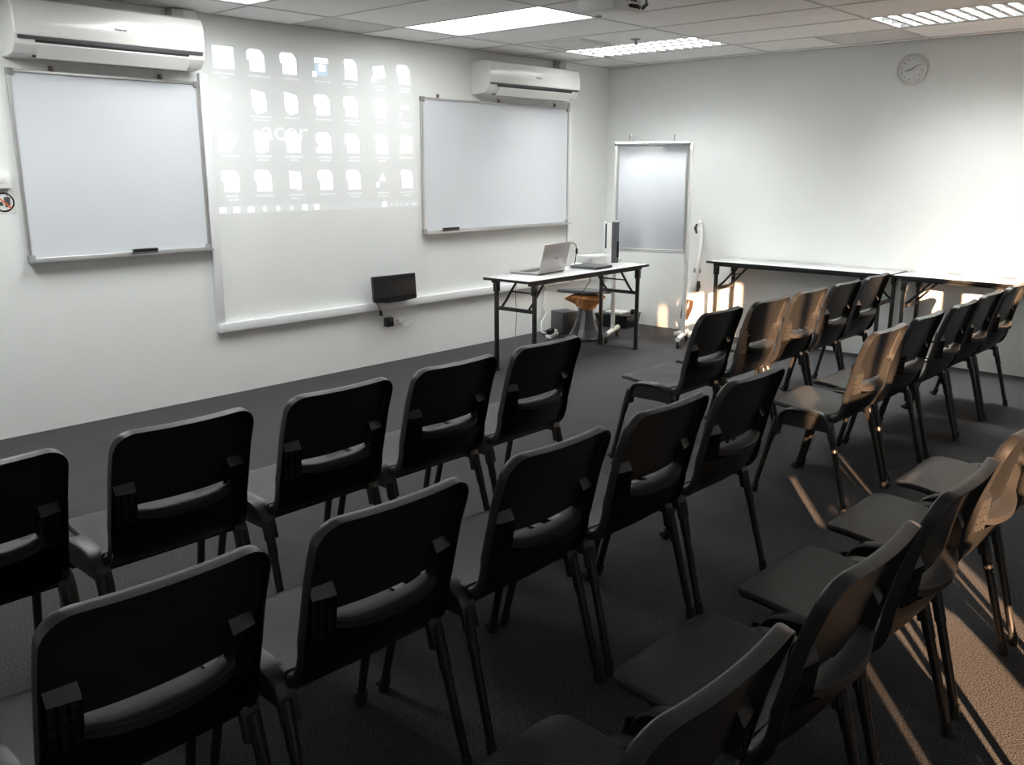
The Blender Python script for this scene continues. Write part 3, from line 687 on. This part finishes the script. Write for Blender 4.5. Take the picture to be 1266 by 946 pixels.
def make_chair(loc):
    t = empty('stacking_chair', '', 'chair', loc)
    b = B(); b.bm.free()
    b.bm = sheet(SEAT, .055, HW, lambda u, v: .004*u*u*(1-v)-.003*(1-u*u), rim=.018, flip=1, nv=16, taper=lambda q: 1-.07*q)
    # underside must look down
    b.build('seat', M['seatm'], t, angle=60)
    def bulge(u, v):
        k = min(1, max(0, (v-.05)/.25)); return (.026 - .010*max(0, v-.3)/.7)*u*u*k - .003
    b = B(); b.bm.free()
    zc = [.588, .612]
    b.bm = sheet(BACK, .055, HW, bulge, hole=lambda c: .590 < c.z < .607 and abs(c.x) < .145, rim=.032, flip=-1, nv=60,
                 taper=lambda q: 1.0+.0*q)
    back = b.build('backrest', M['chair'], t, angle=60)
    # lip below the slot: curved ledge, bowed backwards
    b = B(); N = 16; prev = None
    for k in range(N+1):
        u = 2*k/N-1; x = .150*u; bow = .030*(1-u*u); up = .012*u**4
        y0 = -.205+.028*(x/HW)**2; y1 = -.222-bow
        ring = [b.bm.verts.new((x, y, z+up)) for y, z in ((y0, .5915), (y1, .587), (y1-.006, .582), (y1-.004, .563), (y0+.004, .553))]
        if prev:
            for q in range(5): b.bm.faces.new((prev[q], prev[(q+1) % 5], ring[(q+1) % 5], ring[q]))
        else: b.bm.faces.new(ring)
        prev = ring
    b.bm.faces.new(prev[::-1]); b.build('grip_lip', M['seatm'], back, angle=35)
    # lower shell below the lip, bowing out and tucking under the seat
    b = B(); rows = []
    for y, z, bow in ((-.212, .555, .024), (-.205, .52, .020), (-.192, .485, .014), (-.172, .446, .008), (-.150, .416, .0), (-.10, .412, 0)):
        rows.append([b.bm.verts.new((HW*.97*(2*k/14-1), y-bow*(1-(2*k/14-1)**2)+.016*(2*k/14-1)**2, z)) for k in range(15)])
    for r0, r1 in zip(rows, rows[1:]):
        for k in range(14): b.bm.faces.new((r0[k], r0[k+1], r1[k+1], r1[k]))
    bmesh.ops.solidify(b.bm, geom=b.bm.faces[:], thickness=.004); b.build('lower_shell', M['chair'], back, angle=60)
    # ribbed blocks with pockets
    for s in (-1, 1):
        xa, xb = (.148, .205) if s > 0 else (-.205, -.148)
        f = lambda x, z: -.212+(z-.56)*-.10+.028*(x/HW)**2
        tmp = bmesh.new(); nx, nz = 3, 4
        zr = [.560+.098*k/nz for k in range(nz+1)]; xr = [xa+(xb-xa)*k/nx for k in range(nx+1)]
        gv = [[tmp.verts.new((x, f(x, z)-.025, z)) for x in xr] for z in zr]
        cells = [tmp.faces.new((gv[j][i], gv[j][i+1], gv[j+1][i+1], gv[j+1][i])) for j in range(nz) for i in range(nx)]
        # sides, floor and sloped roof
        wl = [tmp.verts.new((x, f(x, .560)+.004, .560)) for x in xr]; wr = [tmp.verts.new((x, f(x, .702)+.004, .702)) for x in xr]
        for i in range(nx):
            tmp.faces.new((gv[0][i+1], gv[0][i], wl[i], wl[i+1])); tmp.faces.new((gv[nz][i], gv[nz][i+1], wr[i+1], wr[i]))
        tmp.faces.new([gv[j][0] for j in range(nz+1)]+[wr[0], wl[0]]); tmp.faces.new([gv[j][nx] for j in range(nz, -1, -1)]+[wl[nx], wr[nx]])
        bmesh.ops.recalc_face_normals(tmp, faces=tmp.faces[:])
        res = bmesh.ops.inset_individual(tmp, faces=cells, thickness=.0036, depth=0)
        for c in cells:
            for v in c.verts: v.co.y += .014
        bb = B().add(tmp); bb.build('ribbed_block', M['chair'], back, smooth=False)
    for s in (-1, 1):
        # arched side bracket holding both legs
        arch = smooth_path([(.140, .335), (.128, .405), (.098, .452), (.03, .464), (-.06, .462), (-.112, .444), (-.138, .405), (-.152, .340)], 2)
        b = B(); n = len(arch); x0, x1 = s*.205, s*.252; prev = None
        for k, p in enumerate(arch):
            a = Vector(arch[max(0, k-1)]); c = Vector(arch[min(n-1, k+1)]); tg = (c-a).normalized(); nn = Vector((-tg.y, tg.x))
            if nn.y < 0 and abs(nn.y) > .3: nn = -nn
            cen = Vector((0, .38)); 
            if nn.dot(Vector(p)-cen) < 0: nn = -nn
            ring = [b.bm.verts.new((x, p[0]+nn.x*q, p[1]+nn.y*q)) for x, q in ((x0, 0), (x1-s*.006, 0), (x1, -.005), (x1, -.014), (x1-s*.004, -.020), (x0, -.020))]
            if prev:
                for q in range(6): b.bm.faces.new((prev[q], prev[(q+1) % 6], ring[(q+1) % 6], ring[q]))
            else: b.bm.faces.new(ring)
            prev = ring
        b.bm.faces.new(prev[::-1])
        pan = [p for p in arch if p[1] > .372]; pan = [(pan[0][0]+.0, .372)] + pan + [(pan[-1][0], .372)]
        b.prism([(y*.96, z-.008 if z > .38 else z) for y, z in pan], .006, lambda x, y, z: (s*.236+z*s, x, y))
        b.build('side_bracket', M['chair'], t, angle=50)
        for fy, ty, tz in ((.225, .132, .400), (-.235, -.131, .398)):
            a = Vector((s*.232, ty, tz)); e = Vector((s*.243, fy, .012))
            q = a.lerp(e, .30); q2 = a.lerp(e, .302)
            l = B().tube([a, q, q2, e], [.016, .0165, .0138, .0125], 12, flat=1).build('leg', M['legm'], t)
            if fy > 0:
                bb = B().tube([e+Vector((0, -.012, .035)), e+Vector((0, .0, .0)), e+Vector((0, .004, -.012))], [.0165, .018, .016], 12)
                bb.ball(e+Vector((0, .022, .003)), .011)
            else: bb = B().tube([e+Vector((0, .006, .03)), e+Vector((0, -.001, -.012))], [.0145, .0155], 12)
            bb.build('foot_cap', M['rubber'], l)
    for y, z in ((-.118, .408), (.120, .402)): B().tube([(-.232, y, z), (.232, y, z)], .0105, 10, flat=1).build('crossbar', M['legm'], t)
    b = B()
    for x in (-.07, .07): b.box((x-.004, -.10, .425), (x+.004, .17, .447))
    b.build('seat_rib', M['chair'], t, smooth=False)
    return t
def copy_tree(o, parent=None):
    c = o.copy(); COL.objects.link(c); c.parent = parent
    for ch in [x for x in o.children]: copy_tree(ch, c)
    return c
G = {'L1': ('front row left of the aisle', -2.985), 'R1': ('front row right of the aisle', -3.09), 'L2': ('middle row left of the aisle', -3.92),
     'R2': ('middle row right of the aisle', -3.93), 'B': ('rear row nearest the camera', -4.82), 'Z': ('behind the camera', -5.70)}
CH = [
 ('L1', -6.98, 0, 'in the front row, cut off by the left photo edge'),
 ('L1', -6.42, 0, 'in the front row, second from the left photo edge'),
 ('L1', -5.865, 0, 'in the front row, third from the left photo edge'),
 ('L1', -5.325, 0, 'in the front row, below the small wall monitor'),
 ('L1', -4.775, 0, 'at the aisle end of the left front row, below the laptop table'),
 ('R1', -3.51, 0, 'at the aisle end of the right front row, near the stick vacuum'),
 ('R1', -2.965, 0, 'in the right front row, second from the aisle, sunlit back'),
 ('R1', -2.44, 0, 'in the right front row, third from the aisle, brightly sunlit back'),
 ('R1', -1.913, 0, 'in the right front row, fourth from the aisle, unlit back'),
 ('R1', -1.385, 0, 'in the right front row, farthest from the aisle'),
 ('L2', -6.965, 0, 'largest one, in the bottom left corner of the photo'),
 ('L2', -6.42, 0, 'in the middle row, second from the left, whole dark back facing the camera'),
 ('L2', -5.84, 0, 'in the middle row left of the aisle, third from the aisle end'),
 ('L2', -5.295, 0, 'in the middle row left of the aisle, second from the aisle end'),
 ('L2', -4.75, 0, 'at the aisle end of the left middle row'),
 ('R2', -3.465, 0, 'at the aisle end of the right middle row, brightly sunlit back'),
 ('R2', -2.93, 0, 'in the right middle row, second from the aisle, shaded back'),
 ('R2', -2.37, 0, 'in the right middle row, third from the aisle'),
 ('R2', -1.82, 0, 'in the right middle row, fourth from the aisle'),
 ('R2', -1.29, 0, 'in the right middle row, at the right photo edge near the wall'),
 ('B', -7.09, 0, 'at the bottom edge of the photo, only the corner of its back showing'),
 ('B', -6.555, 0, 'in the rear row at the bottom centre, large and cut off below'),
 ('B', -5.965, 0, 'in the rear row, third from the bottom edge, whole seat visible'),
 ('B', -5.395, 0, 'in the rear row with one stripe of sun down its back'),
 ('B', -4.80, 0, 'in the rear row, sunlit back above the streaked floor, right edge'),
 ('B', -4.23, 0, 'in the rear row, only its seat showing at the right photo edge'),
 ('Z', -6.90, 0, 'in a row behind the camera, outside the photo'),
 ('Z', -6.36, 0, 'in a row behind the camera, outside the photo, second one'),
 ('Z', -5.82, 0, 'in a row behind the camera, outside the photo, middle one'),
 ('Z', -5.27, 0, 'in a row behind the camera, outside the photo, third one'),
 ('Z', -4.73, 0, 'in a row behind the camera, outside the photo, fourth one'),
]
proto = None
for i, (row, x, dx, lab) in enumerate(CH):
    loc = Vector((x, G[row][1]+random.uniform(-.006, .006), 0))
    c = make_chair(loc) if proto is None else copy_tree(proto)
    proto = proto or c
    c.location = loc; c.rotation_euler = (0, 0, radians(random.uniform(-.4, .4)))
    c['label'] = ('black chair ' + lab); c['category'] = 'chair'; c['group'] = 'stacking chairs in rows facing the front wall'
